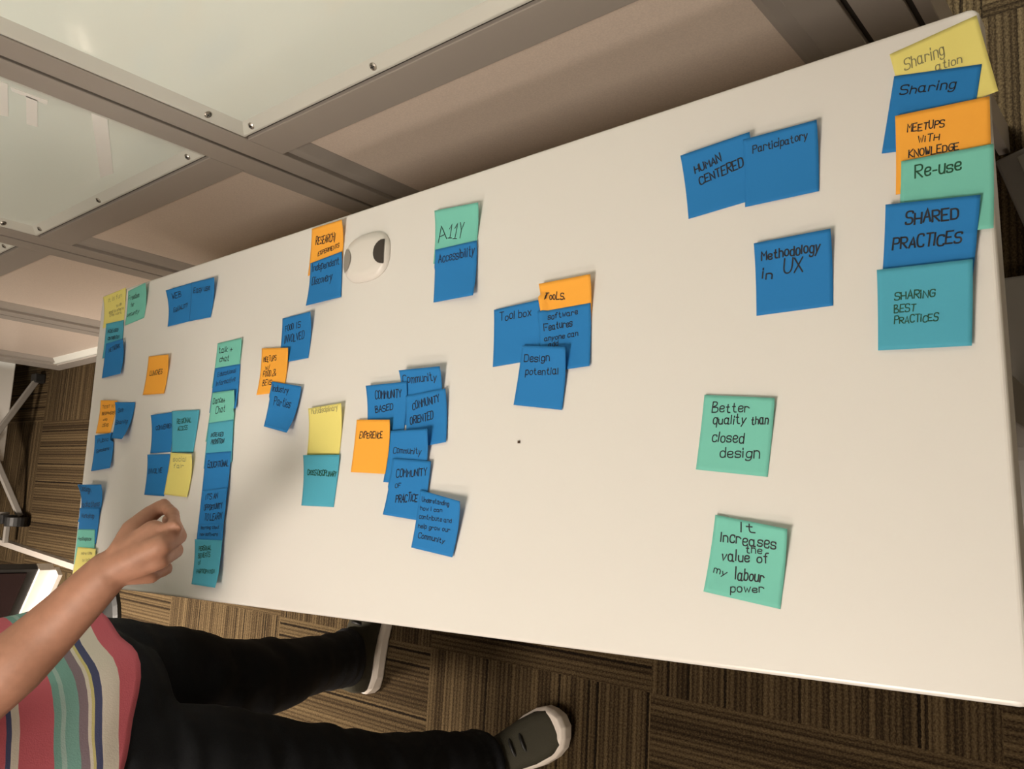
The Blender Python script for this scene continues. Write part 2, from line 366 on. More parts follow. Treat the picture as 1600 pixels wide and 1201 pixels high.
# cable port: low oval dome with an opening at each end
PC = V((.857, .518, H_T)); PA, PB = .049, .037
bm = bmesh.new()
def oval(a, b, z, n=40, pw=2.6):
    out = []
    for k in range(n):
        t = 2 * math.pi * k / n; c, s = math.cos(t), math.sin(t)
        out.append(V((a * math.copysign(abs(c) ** (2 / pw), c), b * math.copysign(abs(s) ** (2 / pw), s), z)))
    return out
loft(bm, [oval(PA, PB, 0), oval(PA, PB, .002), oval(PA * .97, PB * .96, .005), oval(PA * .9, PB * .88, .0085), oval(PA * .6, PB * .6, .011), oval(PA * .2, PB * .2, .0118)])
port = link('cable_port', bm, M_WHITEP, table, smooth=True); port.location = PC - V((L_ / 2, W_T / 2, 0))
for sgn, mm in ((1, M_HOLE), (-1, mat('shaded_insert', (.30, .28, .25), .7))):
    bm = bmesh.new(); rows = []
    xin = .030; 
    prof_ = []
    for k in range(13):                       # curved inner side
        t = math.pi * (k / 12 - .5); prof_.append((sgn * (.0425 - .0175 * math.cos(t)), .0185 * math.sin(t)))
    for k in range(1, 12):                    # flatter outer side
        t = math.pi * (.5 - k / 12); prof_.append((sgn * (.0425 + .002 * math.cos(t)), .0185 * math.sin(t)))
    def zz(x, y):
        r = ((abs(x) / PA) ** 2.6 + (abs(y) / PB) ** 2.6) ** (1 / 2.6)
        tb = [(0, .0118), (.2, .0118), (.6, .011), (.89, .0085), (.965, .005), (1, .002)]
        for (r0, z0), (r1, z1) in zip(tb, tb[1:]):
            if r <= r1: return z0 + (z1 - z0) * (r - r0) / (r1 - r0)
        return .002
    def ring_(f): return [bm.verts.new(((x - sgn * .036) * f + sgn * .036, y * f, zz((x - sgn * .036) * f + sgn * .036, y * f) + .0014)) for x, y in prof_]
    rr_ = [ring_(f) for f in (1, .75, .5, .25)]
    for o_, i_ in zip(rr_, rr_[1:]):
        for i in range(len(o_)): bm.faces.new((o_[i], o_[(i + 1) % len(o_)], i_[(i + 1) % len(o_)], i_[i]))
    bm.faces.new(rr_[-1])
    link('cable_opening', bm, mm, port, recalc=True)
tag(boxo('crumb', (1.1515, 1.1545, .2295, .2325, H_T, H_T + .0016), M_CRUMB), 'tiny dark crumb on bare white tabletop right of the community notes', 'crumb')
# ------------------------------------------------------------------ sticky notes
NOTES = [
 ('B',0,[(1.3755,0.5327),(1.4554,0.5363),(1.4564,0.4656),(1.381,0.4611)],[7,8,0.2,0.2],'k',1.1,'blue sticky note reading HUMAN CENTERED,left of the Participatory note',[('HUMAN',0.174,0.328,0.57,0.28,0.116),('CENTERED',0.223,0.526,0.867,0.458,0.128)]),
 ('B',1,[(1.4475,0.5304),(1.5242,0.5287),(1.5213,0.458),(1.4456,0.4593)],[6,7,0.2,0.2],'k',0.8,'blue sticky note reading Participatory,overlapping the HUMAN CENTERED note',[('Participatory',0.128,0.234,0.87,0.216,0.102)]),
 ('B',0,[(1.4557,0.4172),(1.5329,0.4156),(1.5301,0.3422),(1.4546,0.3432)],[5,7,0.2,0.2],'k',1.1,'blue sticky note reading Methodology in UX,alone near the table end',[('Methodology',0.092,0.243,0.849,0.263,0.126),('in',0.091,0.5,0.219,0.514,0.128),('UX',0.373,0.493,0.623,0.5,0.2)]),
 ('Y',0,[(1.5921,0.577),(1.6661,0.5881),(1.6784,0.5107),(1.6051,0.5006)],[0.2,0.2,1.5,0.2],'p',0.7,'pale yellow sticky note at the table corner,pencilled Sharing,topmost of the right stack',[('Sharing',0.119,0.288,0.574,0.31,0.142),('ation',0.44,0.451,0.725,0.492,0.09)]),
 ('B',1,[(1.5952,0.5534),(1.6675,0.54),(1.6541,0.47),(1.5806,0.4804)],[0.2,0.2,0.2,0.2],'k',0.9,'blue sticky note reading Sharing,directly below the yellow note at the table corner',[('Sharing',0.107,0.256,0.74,0.269,0.116)]),
 ('O',2,[(1.5952,0.5116),(1.6722,0.5062),(1.6682,0.4323),(1.5915,0.4365)],[4,4,0.2,2],'k',1.0,'orange sticky note reading MEETUPS WITH KNOWLEDGE in the right stack',[('MEETUPS',0.132,0.236,0.527,0.255,0.086),('WiTH',0.249,0.39,0.47,0.399,0.078),('KNOWLEDGE',0.142,0.56,0.675,0.563,0.088)]),
 ('G',3,[(1.5981,0.4664),(1.6724,0.4624),(1.6676,0.3877),(1.5921,0.3945)],[3,3,3,0.2],'g',1.1,'green sticky note reading Re-use in the stack along the right table end',[('Re-use',0.162,0.252,0.66,0.238,0.154)]),
 ('B',4,[(1.5834,0.4274),(1.6602,0.4183),(1.6491,0.3489),(1.5755,0.3564)],[5,5,0.2,0.2],'k',1.2,'blue sticky note reading SHARED PRACTICES in the right stack',[('SHARED',0.232,0.283,0.79,0.26,0.144),('PRACTICES',0.099,0.592,0.84,0.565,0.148)]),
 ('C',5,[(1.5729,0.3675),(1.6508,0.363),(1.6449,0.2891),(1.5694,0.2937)],[4,4,0.2,0.2],'g',1.2,'cyan sticky note reading SHARING BEST PRACTICES,lowest of the right stack',[('SHARiNG',0.189,0.394,0.616,0.394,0.091),('BEST',0.183,0.545,0.41,0.544,0.084),('PRACTiCES',0.183,0.683,0.649,0.683,0.084)]),
 ('G',0,[(1.3976,0.2678),(1.4725,0.2583),(1.4616,0.1829),(1.386,0.192)],[2,4,0.2,0.2],'k',0.9,'green sticky note reading Better quality than closed design,alone in the open table area',[('Better',0.139,0.228,0.666,0.194,0.12),('quality',0.169,0.376,0.631,0.347,0.111),('than',0.71,0.35,0.935,0.336,0.107),('closed',0.186,0.616,0.628,0.596,0.136),('design',0.326,0.816,0.865,0.77,0.127)]),
 ('G',0,[(1.408,0.1466),(1.4825,0.1339),(1.4705,0.0603),(1.394,0.0716)],[3,8,0.2,3],'k',1.0,'green sticky note reading It increases the value of my labour power,lowest right',[('It',0.388,0.15,0.58,0.127,0.113),('Increases',0.122,0.333,0.864,0.275,0.131),('the',0.476,0.396,0.689,0.38,0.088),('value',0.174,0.558,0.537,0.506,0.122),('of',0.643,0.503,0.794,0.472,0.111),('my',0.089,0.733,0.266,0.74,0.081),('labour',0.39,0.76,0.753,0.717,0.135),('power',0.356,0.931,0.777,0.843,0.087)]),
 ('G',0,[(0.9986,0.5566),(1.082,0.5479),(1.0714,0.4808),(0.9967,0.4817)],[6,9,0.2,2],'k',0.9,'green sticky note reading A11Y above the Accessibility note',[('A',0.08,0.597,0.281,0.552,0.26),('11Y',0.312,0.557,0.646,0.599,0.277)]),
 ('B',1,[(0.9999,0.5011),(1.0761,0.4988),(1.0772,0.4234),(0.999,0.4273)],[2,2,7,0.2],'n',0.9,'blue sticky note reading Accessibility under the A11Y note',[('Accessibility',0.095,0.273,0.944,0.249,0.165)]),
 ('O',0,[(0.7223,0.5905),(0.8023,0.5864),(0.7977,0.5195),(0.715,0.5149)],[4,9,0.2,0.2],'k',1.0,'orange sticky note reading RESEARCH EXPERIMENTS beside the cable port',[('RESEARCH/',0.149,0.362,0.762,0.401,0.162),('EXPERIMENTS',0.252,0.632,0.883,0.583,0.096)]),
 ('B',1,[(0.7228,0.5335),(0.799,0.5383),(0.8013,0.4665),(0.7222,0.4639)],[2,2,0.2,5],'k',0.9,'blue sticky note reading Independent Discovery beside the cable port',[('Independent',0.071,0.216,0.92,0.251,0.164),('Discovery',0.09,0.539,0.71,0.558,0.184)]),
 ('B',0,[(0.6594,0.4529),(0.7397,0.4514),(0.7303,0.3808),(0.656,0.3794)],[3,9,0.2,2],'k',0.9,'blue sticky note reading FOOD IS INVOLVED above the orange meetups note',[('FOOD',0.124,0.301,0.406,0.288,0.123),('IS',0.516,0.283,0.649,0.277,0.118),('INVOLVED',0.125,0.574,0.778,0.544,0.167)]),
 ('O',1,[(0.6092,0.4097),(0.6852,0.4012),(0.6735,0.3325),(0.607,0.3322)],[3,6,0.2,5],'k',0.9,'orange sticky note reading MEETUPS w/ FOOD above the Industry Parties note',[('MEETUPS',0.085,0.297,0.578,0.268,0.112),('w/',0.19,0.467,0.353,0.452,0.099),('FOOD',0.128,0.613,0.421,0.609,0.115),('&',0.473,0.622,0.616,0.614,0.154),('BEVS',0.159,0.807,0.498,0.807,0.117)]),
 ('B',2,[(0.6438,0.3516),(0.7245,0.336),(0.7052,0.2649),(0.6321,0.2797)],[2,4,11,3],'k',0.9,'blue sticky note reading Industry Parties,tilted over the orange meetups note',[('Industry',0.068,0.207,0.609,0.188,0.136),('Parties',0.183,0.492,0.757,0.488,0.166)]),
 ('Y',0,[(0.7475,0.2999),(0.8256,0.3021),(0.8186,0.2273),(0.7429,0.23)],[7,8,0.2,0.2],'p',0.6,'yellow sticky note pencilled with one faint word,above the cyan CROSS-DISCIPLINARY note',[('Multidisciplinary',0.096,0.131,0.893,0.117,0.1)]),
 ('C',0,[(0.7426,0.2298),(0.8227,0.2278),(0.8129,0.1529),(0.7374,0.1552)],[7,3,0.2,0.2],'g',1.0,'cyan sticky note reading CROSS-DISCIPLINARY under a yellow note',[('CROSS-DISCIPLINARY',0.112,0.388,0.958,0.42,0.099)]),
 ('B',0,[(0.9487,0.3373),(1.0266,0.3348),(1.0203,0.2625),(0.9489,0.2634)],[12,12,0.2,0.2],'k',0.9,'blue sticky note with joined-up Community,topmost of the community cluster',[('Community',0.05,0.239,0.889,0.237,0.135)]),
 ('B',1,[(0.8783,0.3228),(0.962,0.3209),(0.9518,0.2495),(0.8775,0.2503)],[8,8,0.2,0.2],'k',1.0,'blue sticky note reading COMMUNITY BASED,upper left of the community cluster',[('COMMUNITY',0.213,0.282,0.866,0.274,0.151),('BASED',0.221,0.545,0.663,0.489,0.129)]),
 ('B',1,[(0.9569,0.3023),(1.0331,0.3057),(1.034,0.2361),(0.9581,0.2298)],[3,6,2,0.2],'k',1.0,'blue sticky note reading COMMUNITY ORIENTED,right side of the community cluster',[('COMMUNITY',0.159,0.283,0.838,0.221,0.136),('ORIENTED',0.101,0.554,0.669,0.521,0.137)]),
 ('B',2,[(0.9261,0.2564),(1.0093,0.2533),(0.9958,0.1822),(0.9204,0.1866)],[2,12,0.2,3],'k',0.8,'blue sticky note with rounded lifted corner and joined-up Community,beside the orange EXPERIENCE note',[('Community',0.143,0.428,0.842,0.451,0.115)]),
 ('O',3,[(0.8576,0.2762),(0.9315,0.271),(0.9229,0.1978),(0.8489,0.2021)],[2,6,0.2,0.2],'k',1.0,'orange sticky note reading EXPERIENCE at the left of the community cluster',[('EXPERIENCE',0.135,0.347,0.801,0.344,0.108)]),
 ('B',3,[(0.9375,0.2182),(1.0108,0.212),(0.9981,0.1351),(0.9235,0.1431)],[3,3,0.2,3],'k',1.0,'blue sticky note reading COMMUNITY OF PRACTICE,below the joined-up Community note',[('COMMUNITY',0.159,0.329,0.929,0.238,0.124),('OF',0.184,0.51,0.328,0.498,0.079),('PRACTICE',0.252,0.758,0.786,0.689,0.135)]),
 ('B',4,[(0.9928,0.1754),(1.0725,0.16),(1.0528,0.0914),(0.9808,0.1012)],[2,11,0.2,2],'k',0.8,'blue sticky note of small writing starting Understanding how I can,lowest of the community cluster',[('Understanding',0.079,0.185,0.743,0.137,0.076),('how I can',0.069,0.334,0.592,0.276,0.076),('contribute and',0.069,0.488,0.833,0.415,0.076),('help grow our',0.081,0.641,0.831,0.582,0.076),('Community',0.116,0.813,0.754,0.795,0.086)]),
 ('B',0,[(1.1097,0.4001),(1.1867,0.3999),(1.1819,0.3291),(1.108,0.3272)],[3,9,0.2,0.2],'k',0.9,'blue sticky note reading Tool box,left side of the tools cluster',[('Tool box',0.129,0.218,0.803,0.23,0.127)]),
 ('O',0,[(1.1844,0.4203),(1.2598,0.4189),(1.2546,0.3465),(1.1883,0.3448)],[8,9,0.2,0.2],'k',1.0,'orange sticky note reading Tools,topmost of the tools cluster',[('TooLS.',0.092,0.272,0.483,0.315,0.109)]),
 ('B',1,[(1.1819,0.3868),(1.2564,0.3866),(1.256,0.3127),(1.1828,0.3117)],[0.2,0.2,2,0.2],'k',0.9,'blue sticky note reading software Features anyone can add,under the orange Tools note',[('software',0.17,0.15,0.753,0.142,0.094),('Features',0.102,0.322,0.641,0.316,0.104),('anyone can',0.097,0.486,0.755,0.489,0.083),('add',0.177,0.595,0.37,0.595,0.082)]),
 ('B',2,[(1.158,0.348),(1.2276,0.3366),(1.2171,0.265),(1.1443,0.2764)],[3,10,0.2,0.2],'k',0.9,'blue sticky note reading Design potential,lowest of the tools cluster',[('Design',0.09,0.268,0.653,0.234,0.113),('potential',0.156,0.486,0.856,0.435,0.113)]),
 ('Y',0,[(0.0228,0.5888),(0.1078,0.597),(0.1109,0.5255),(0.0197,0.523)],[8,2,0.2,0.2],'p',0.6,'yellow sticky note pencilled with faint lines at the far table corner',[('it is fun',0.22,0.23,0.818,0.223,0.121),('to do',0.592,0.479,0.831,0.465,0.09),('and to share',0.245,0.587,0.936,0.625,0.09),('this work',0.275,0.695,0.86,0.74,0.092)]),
 ('G',0,[(0.1214,0.5867),(0.2046,0.5887),(0.1937,0.521),(0.1183,0.5158)],[3,10,0.2,0.2],'k',0.8,'green sticky note reading Freedom for security by the far table corner',[('Freedom',0.054,0.284,0.627,0.313,0.14),('for',0.201,0.512,0.376,0.502,0.106),('security',0.062,0.75,0.675,0.779,0.11)]),
 ('C',1,[(0.0386,0.53),(0.1117,0.5284),(0.117,0.4594),(0.0344,0.4567)],[2,0.2,0.2,0.2],'k',0.8,'cyan sticky note reading Increased Contribution between a yellow and a blue note',[('INCREASED',0.138,0.291,0.724,0.309,0.092),('CONTRIBUTION',0.178,0.501,0.817,0.526,0.093)]),
 ('B',2,[(0.0483,0.4861),(0.1308,0.4853),(0.1342,0.414),(0.0434,0.414)],[2,7,6,0.2],'k',0.8,'blue sticky note reading NETWORK,lowest of the far corner stack',[('NETWORK',0.215,0.29,0.833,0.227,0.124)]),
 ('B',0,[(0.2895,0.5588),(0.3715,0.563),(0.3652,0.4899),(0.2927,0.4893)],[11,2,0.2,2],'k',0.9,'blue sticky note with curled corner reading WEB EQUALITY,left of a blue pair',[('WEB',0.196,0.277,0.557,0.265,0.155),('EQUALITY',0.24,0.64,0.859,0.598,0.114)]),
 ('B',1,[(0.3661,0.5628),(0.4549,0.556),(0.4391,0.4871),(0.3665,0.4896)],[2,9,0.2,0.2],'k',0.9,'blue sticky note reading Easy use,right of a blue pair near the wall',[('Easy use',0.117,0.285,0.814,0.28,0.144)]),
 ('O',0,[(0.2318,0.4389),(0.3152,0.4325),(0.3026,0.3606),(0.2233,0.3643)],[2,7,2,2],'k',0.9,'orange sticky note with the single word LUNCHES,alone near the far table end',[('LUNCHES',0.169,0.508,0.747,0.479,0.118)]),
 ('B',0,[(0.2735,0.3215),(0.3439,0.3239),(0.3448,0.2504),(0.2704,0.2509)],[8,0.2,0.2,0.2],'k',0.9,'blue sticky note reading CONVENIENT,upper left of a block of four',[('CONVENIENT',0.204,0.413,1.047,0.386,0.109)]),
 ('C',1,[(0.3388,0.3251),(0.4328,0.3208),(0.4215,0.2465),(0.3485,0.2494)],[2,2,0.2,0.2],'g',0.9,'cyan sticky note reading REGIONAL ACCESS,upper right of a block of four',[('REGIONAL',0.204,0.314,0.755,0.287,0.108),('ACCESS',0.238,0.477,0.633,0.459,0.093)]),
 ('B',0,[(0.2716,0.2482),(0.3439,0.2469),(0.3353,0.1713),(0.2631,0.1745)],[6,0.2,0.2,0.2],'k',0.9,'blue sticky note reading INVOLVE,lower left of a block of four',[('INVOLVE',0.097,0.478,0.728,0.442,0.124)]),
 ('Y',0,[(0.3476,0.2493),(0.4322,0.2428),(0.4173,0.169),(0.3348,0.1744)],[2,10,3,0.2],'p',0.7,'yellow sticky note with curled corner and faint pencil,lower right of a block of four',[('social',0.158,0.196,0.752,0.186,0.105),('fair',0.223,0.353,0.654,0.333,0.09)]),
 ('G',0,[(0.472,0.4351),(0.5484,0.4351),(0.5406,0.3613),(0.4628,0.3572)],[2,4,0.2,0.2],'k',0.9,'green sticky note reading talk + chat,topmost of the long column',[('talk +',0.09,0.232,0.657,0.244,0.12),('chat',0.168,0.444,0.544,0.453,0.12)]),
 ('B',1,[(0.4684,0.3916),(0.5456,0.391),(0.5474,0.3152),(0.4627,0.3133)],[0.2,0.2,3,0.2],'n',0.7,'blue sticky note with dark blue script Educational Informative,second in the long column',[('Educational',0.151,0.205,0.85,0.179,0.106),('Informative',0.133,0.419,0.858,0.372,0.106)]),
 ('G',2,[(0.471,0.3478),(0.5425,0.346),(0.5409,0.2682),(0.4596,0.2634)],[2,5,0.2,0.2],'k',0.9,'green sticky note reading Dance + Chat,third in the long column',[('Dance+',0.094,0.234,0.609,0.218,0.118),('Chat',0.244,0.442,0.642,0.429,0.132)]),
 ('C',3,[(0.4654,0.2954),(0.541,0.297),(0.5453,0.2255),(0.4621,0.2171)],[0.2,0.2,0.2,0.2],'k',0.9,'cyan sticky note reading Increased Promotion,fourth in the long column',[('INCREASED',0.161,0.322,0.645,0.348,0.088),('PROMOTION',0.19,0.489,0.688,0.512,0.103)]),
 ('B',4,[(0.4663,0.2435),(0.5426,0.2437),(0.5439,0.1657),(0.4638,0.164)],[0.2,0.2,2,0.2],'k',1.0,'blue sticky note reading EDUCATIONAL,fifth in the long column',[('EDUCATIONAL',0.135,0.32,0.945,0.31,0.131)]),
 ('B',5,[(0.4654,0.1801),(0.5454,0.184),(0.5376,0.1078),(0.4619,0.103)],[0.2,3,0.2,0.2],'k',0.9,"blue sticky note reading IT'S AN OPPORTUNITY TO LEARN in the long column",[("IT'S AN",0.199,0.214,0.666,0.201,0.114),('OPPORTUNITY',0.171,0.448,0.872,0.437,0.113),('TO LEARN',0.223,0.665,0.886,0.669,0.127)]),
 ('B',6,[(0.4637,0.1232),(0.5407,0.1264),(0.5424,0.051),(0.4613,0.047)],[0.2,0.2,3,0.2],'k',0.6,'blue sticky note of small writing about new software,second from the column bottom',[('learning about',0.135,0.108,0.849,0.112,0.07),('new software',0.124,0.249,0.805,0.268,0.07)]),
 ('C',7,[(0.4635,0.0986),(0.5412,0.099),(0.5446,0.0242),(0.465,0.0251)],[3,0.2,8,3],'g',0.9,'cyan sticky note with green PERSONAL BENEFITS,lowest of the long column',[('PERSONAL',0.166,0.251,0.624,0.221,0.097),('BENEFITS',0.157,0.414,0.601,0.367,0.097),('of',0.179,0.562,0.277,0.543,0.083),('PARTICIPATION',0.143,0.752,0.845,0.709,0.084)]),
 ('O',0,[(0.0567,0.367),(0.1251,0.3615),(0.1027,0.2974),(0.0402,0.3002)],[5,3,0.2,0.2],'k',0.8,'orange sticky note reading TEST W/ BEGINNERS AND DEVS at the far table end',[('TEST W/',0.147,0.247,0.881,0.211,0.085),('BEGINNERS',0.173,0.439,0.964,0.418,0.086),('AND',0.317,0.619,0.587,0.62,0.07),('DEVS',0.361,0.8,0.748,0.79,0.088)]),
 ('B',1,[(0.1161,0.3588),(0.1943,0.353),(0.1878,0.2796),(0.1284,0.2858)],[0.2,0.2,16,8],'k',0.8,'blue sticky note curling up off the table,right of the small orange note',[('Skill',0.138,0.292,0.428,0.266,0.108),('Sharing',0.077,0.627,0.816,0.561,0.117)]),
 ('B',2,[(0.051,0.2951),(0.1216,0.2977),(0.1322,0.2268),(0.0406,0.2232)],[5,0.2,6,0.2],'k',0.8,'blue sticky note reading Public Speakers,below the small orange note',[('Public',0.164,0.226,0.727,0.213,0.101),('Speakers',0.133,0.495,0.795,0.465,0.103)]),
 ('B',0,[(0.0367,0.1952),(0.1181,0.1949),(0.09,0.1215),(0.0031,0.1217)],[24,14,0.2,0.2],'k',0.8,'blue sticky note curling at the far edge reading Design Hackathons',[('Design',0.067,0.17,0.51,0.196,0.143),('Hackathons',-0.031,0.598,0.899,0.567,0.142)]),
 ('B',1,[(0.0128,0.1497),(0.0996,0.1499),(0.0932,0.0795),(0.0104,0.0759)],[3,3,0.2,0.2],'k',0.8,'blue sticky note reading Workshop,second in the column at the far edge',[('Workshop',0.121,0.261,0.757,0.277,0.118)]),
 ('G',2,[(0.01,0.107),(0.0846,0.1078),(0.0981,0.0418),(0.0103,0.0367)],[0.2,0.2,2,0.2],'k',0.8,'green sticky note reading Hackspace above a yellow one at the far edge',[('Hackspace',0.089,0.306,0.811,0.321,0.103)]),
 ('Y',3,[(0.0203,0.0721),(0.1029,0.0712),(0.0965,0.004),(0.0073,0.0039)],[0.2,2,0.2,0.2],'p',0.6,'yellow sticky note partly hidden by the reaching forearm',[('more time',0.264,0.205,0.834,0.173,0.084),('to talk',0.391,0.401,0.776,0.36,0.083)]),
]

GL = {
'A': ['00 26 40', '12 32'], 'B': ['00 06', '~06 36 34 03', '~03 43 40 00'], 'C': ['~45 46 06 00 40 41'], 'D': ['00 06', '~06 46 40 00'],
'E': ['46 06 00 40', '03 33'], 'F': ['46 06 00', '03 33'], 'G': ['~45 46 06 00 40 43', '43 23'], 'H': ['00 06', '40 46', '03 43'],
'I': ['20 26'], 'J': ['~36 30 00 02'], 'K': ['00 06', '46 03 40'], 'L': ['06 00 40'], 'M': ['00 06 23 46 40'], 'N': ['00 06 40 46'],
'O': ['@00 06 46 40'], 'P': ['00 06', '~06 46 43 03'], 'Q': ['@00 06 46 40', '22 50'], 'R': ['00 06', '~06 46 43 03', '13 40'],
'S': ['~45 46 06 03 43 40 00 01'], 'T': ['06 46', '26 20'], 'U': ['~06 00 40 46'], 'V': ['06 20 46'], 'W': ['06 10 24 30 46'],
'X': ['06 40', '00 46'], 'Y': ['06 23 46', '23 20'], 'Z': ['06 46 00 40'], '1': ['04 26 20', '00 40'],
'a': ['@34 04 00 30', '34 30 40'], 'b': ['06 00', '@00 04 34 30'], 'c': ['~33 34 04 00 30 31'], 'd': ['@00 04 34 30', '36 30'],
'e': ['~02 32 34 04 00 30 31'], 'f': ['~36 16 12 10', '04 24'], 'g': ['@00 04 34 30', '~34 3b 0b 0a'], 'h': ['06 00', '~02 04 34 30'],
'i': ['14 10', '15 16'], 'j': ['~24 2b 0b', '25 26'], 'k': ['06 00', '34 02 30'], 'l': ['16 10'], 'm': ['04 00', '~02 04 24 20', '~22 24 44 40'],
'n': ['04 00', '~02 04 34 30'], 'o': ['@00 04 34 30'], 'p': ['04 0b', '@00 04 34 30'], 'q': ['@00 04 34 30', '34 3b'], 'r': ['04 00', '~01 04 24 33'],
's': ['~33 34 04 02 32 30 00 01'], 't': ['~16 10 30', '04 24'], 'u': ['~04 00 30 34', '34 30'], 'v': ['04 10 34'], 'w': ['04 10 23 30 44'],
'x': ['04 30', '00 34'], 'y': ['04 10', '34 0b'], 'z': ['04 34 00 30'], '-': ['02 22'], '.': ['00 01'], '/': ['0a 26'], '+': ['01 41', '2a 23'],
'&': ['~40 15 16 36 34 01 00 20 42'], "'": ['06 04']}
CH = {'a': -1, 'b': -2}
def parse(s):
    kind = ''
    if s[0] in '~@': kind, s = s[0], s[1:]
    p = [(float(t[0]), float(CH.get(t[1], t[1]))) for t in s.split()]
    if kind:
        closed = kind == '@'
        for _ in range(3):
            q = []; n = len(p)
            rng = range(n) if closed else range(n - 1)
            if not closed: q.append(p[0])
            for i in rng:
                a, b = p[i], p[(i + 1) % n]
                q.append((a[0] * .75 + b[0] * .25, a[1] * .75 + b[1] * .25)); q.append((a[0] * .25 + b[0] * .75, a[1] * .25 + b[1] * .75))
            if not closed: q.append(p[-1])
            p = q
        if closed: p.append(p[0])
    return p
GLP = {k: [parse(s) for s in v] for k, v in GL.items()}
for k, v in GLP.items():          # glyph width without side space
    x = [p[0] for s in v for p in s]; mn = min(x)
    GLP[k] = ([[(p[0] - mn, p[1]) for p in s] for s in v], max(max(x) - mn, .5))
def note_surface(q, lift, base):
    q = [V(p) for p in q]
    def S(u, v, dz=0.0):
        p = (1 - u) * (1 - v) * q[0] + u * (1 - v) * q[1] + u * v * q[2] + (1 - u) * v * q[3]
        a, b = max(1 - v, 0), max(v, 0)
        z = base + (((1 - u) * lift[0] + u * lift[1]) * a ** 2.5 + ((1 - u) * lift[3] + u * lift[2]) * b ** 2.5) / 1000
        return V((p.x, p.y, z + dz))
    return S
PEN = 1.3
PLACED = []                    # (corner points, grid of heights) of the notes already down
GN = 18
def inv_bil(q, x, y):
    u = v = .5
    for _ in range(6):
        px = (1 - u) * (1 - v) * q[0][0] + u * (1 - v) * q[1][0] + u * v * q[2][0] + (1 - u) * v * q[3][0] - x
        py = (1 - u) * (1 - v) * q[0][1] + u * (1 - v) * q[1][1] + u * v * q[2][1] + (1 - u) * v * q[3][1] - y
        ax = (1 - v) * (q[1][0] - q[0][0]) + v * (q[2][0] - q[3][0]); ay = (1 - v) * (q[1][1] - q[0][1]) + v * (q[2][1] - q[3][1])
        bx = (1 - u) * (q[3][0] - q[0][0]) + u * (q[2][0] - q[1][0]); by = (1 - u) * (q[3][1] - q[0][1]) + u * (q[2][1] - q[1][1])
        det = ax * by - bx * ay
        u -= (px * by - bx * py) / det; v -= (ax * py - ay * px) / det
        u = min(max(u, -2), 3); v = min(max(v, -2), 3)
    return u, v
def grid_z(Z, u, v):
    u = min(max(u, 0), 1) * GN; v = min(max(v, 0), 1) * GN
    i = min(int(u), GN - 1); j = min(int(v), GN - 1); u -= i; v -= j
    return (1 - u) * (1 - v) * Z[j][i] + u * (1 - v) * Z[j][i + 1] + u * v * Z[j + 1][i + 1] + (1 - u) * v * Z[j + 1][i]
def draped(quad, lift, base):
    S = note_surface(quad, lift, base); Z = []
    near = [p for p in PLACED if abs(p[2][0] - sum(q[0] for q in quad) / 4) < .12 and abs(p[2][1] - sum(q[1] for q in quad) / 4) < .12]
    for j in range(GN + 1):
        row = []
        for i in range(GN + 1):
            p = S(i / GN, j / GN); z = p.z
            for q, Zq, c in near:
                u, v = inv_bil(q, p.x, p.y)
                if -.09 <= u <= 1.09 and -.09 <= v <= 1.09: z = max(z, grid_z(Zq, u, v) + .0006)
            row.append(z)
        Z.append(row)
    PLACED.append((quad, Z, (sum(q[0] for q in quad) / 4, sum(q[1] for q in quad) / 4)))
    return S, Z
def ribbon(bm, S, pts, wdt):
    """pts in note u, v; a flat pen stroke of width wdt (in note sides)"""
    P = []
    for a, b in zip(pts, pts[1:]):
        d = math.hypot(b[0] - a[0], b[1] - a[1]); n = max(1, int(d / .05))
        for j in range(n): P.append((a[0] + (b[0] - a[0]) * j / n, a[1] + (b[1] - a[1]) * j / n))
    P.append(pts[-1])
    P = [p for i, p in enumerate(P) if i == 0 or math.hypot(p[0] - P[i - 1][0], p[1] - P[i - 1][1]) > 1e-4]
    if len(P) < 2: P = [P[0], (P[0][0] + wdt, P[0][1])]
    L, Rr = [], []
    for i, p in enumerate(P):
        def nrm(a, b):
            dx, dy = b[0] - a[0], b[1] - a[1]; l = math.hypot(dx, dy) or 1; return (-dy / l, dx / l)
        n0 = nrm(P[i - 1], p) if i else nrm(p, P[1]); n1 = nrm(p, P[i + 1]) if i < len(P) - 1 else n0
        nx, ny = n0[0] + n1[0], n0[1] + n1[1]; l = math.hypot(nx, ny)
        if l < .35: nx, ny = n0; l = 1
        k = wdt / 2 * min(1 / max(l / 2, .4), 1.6) / l
        ex = 0
        if i == 0: ex = -wdt * .35
        if i == len(P) - 1: ex = wdt * .35
        tx, ty = n1[1] * ex, -n1[0] * ex
        L.append(bm.verts.new(S(min(max(p[0] + nx * k + tx, 0), 1), min(max(p[1] + ny * k + ty, 0), 1), .0003)))
        Rr.append(bm.verts.new(S(min(max(p[0] - nx * k + tx, 0), 1), min(max(p[1] - ny * k + ty, 0), 1), .0003)))
    for i in range(len(P) - 1):
        try: bm.faces.new((L[i], L[i + 1], Rr[i + 1], Rr[i]))
        except ValueError: pass
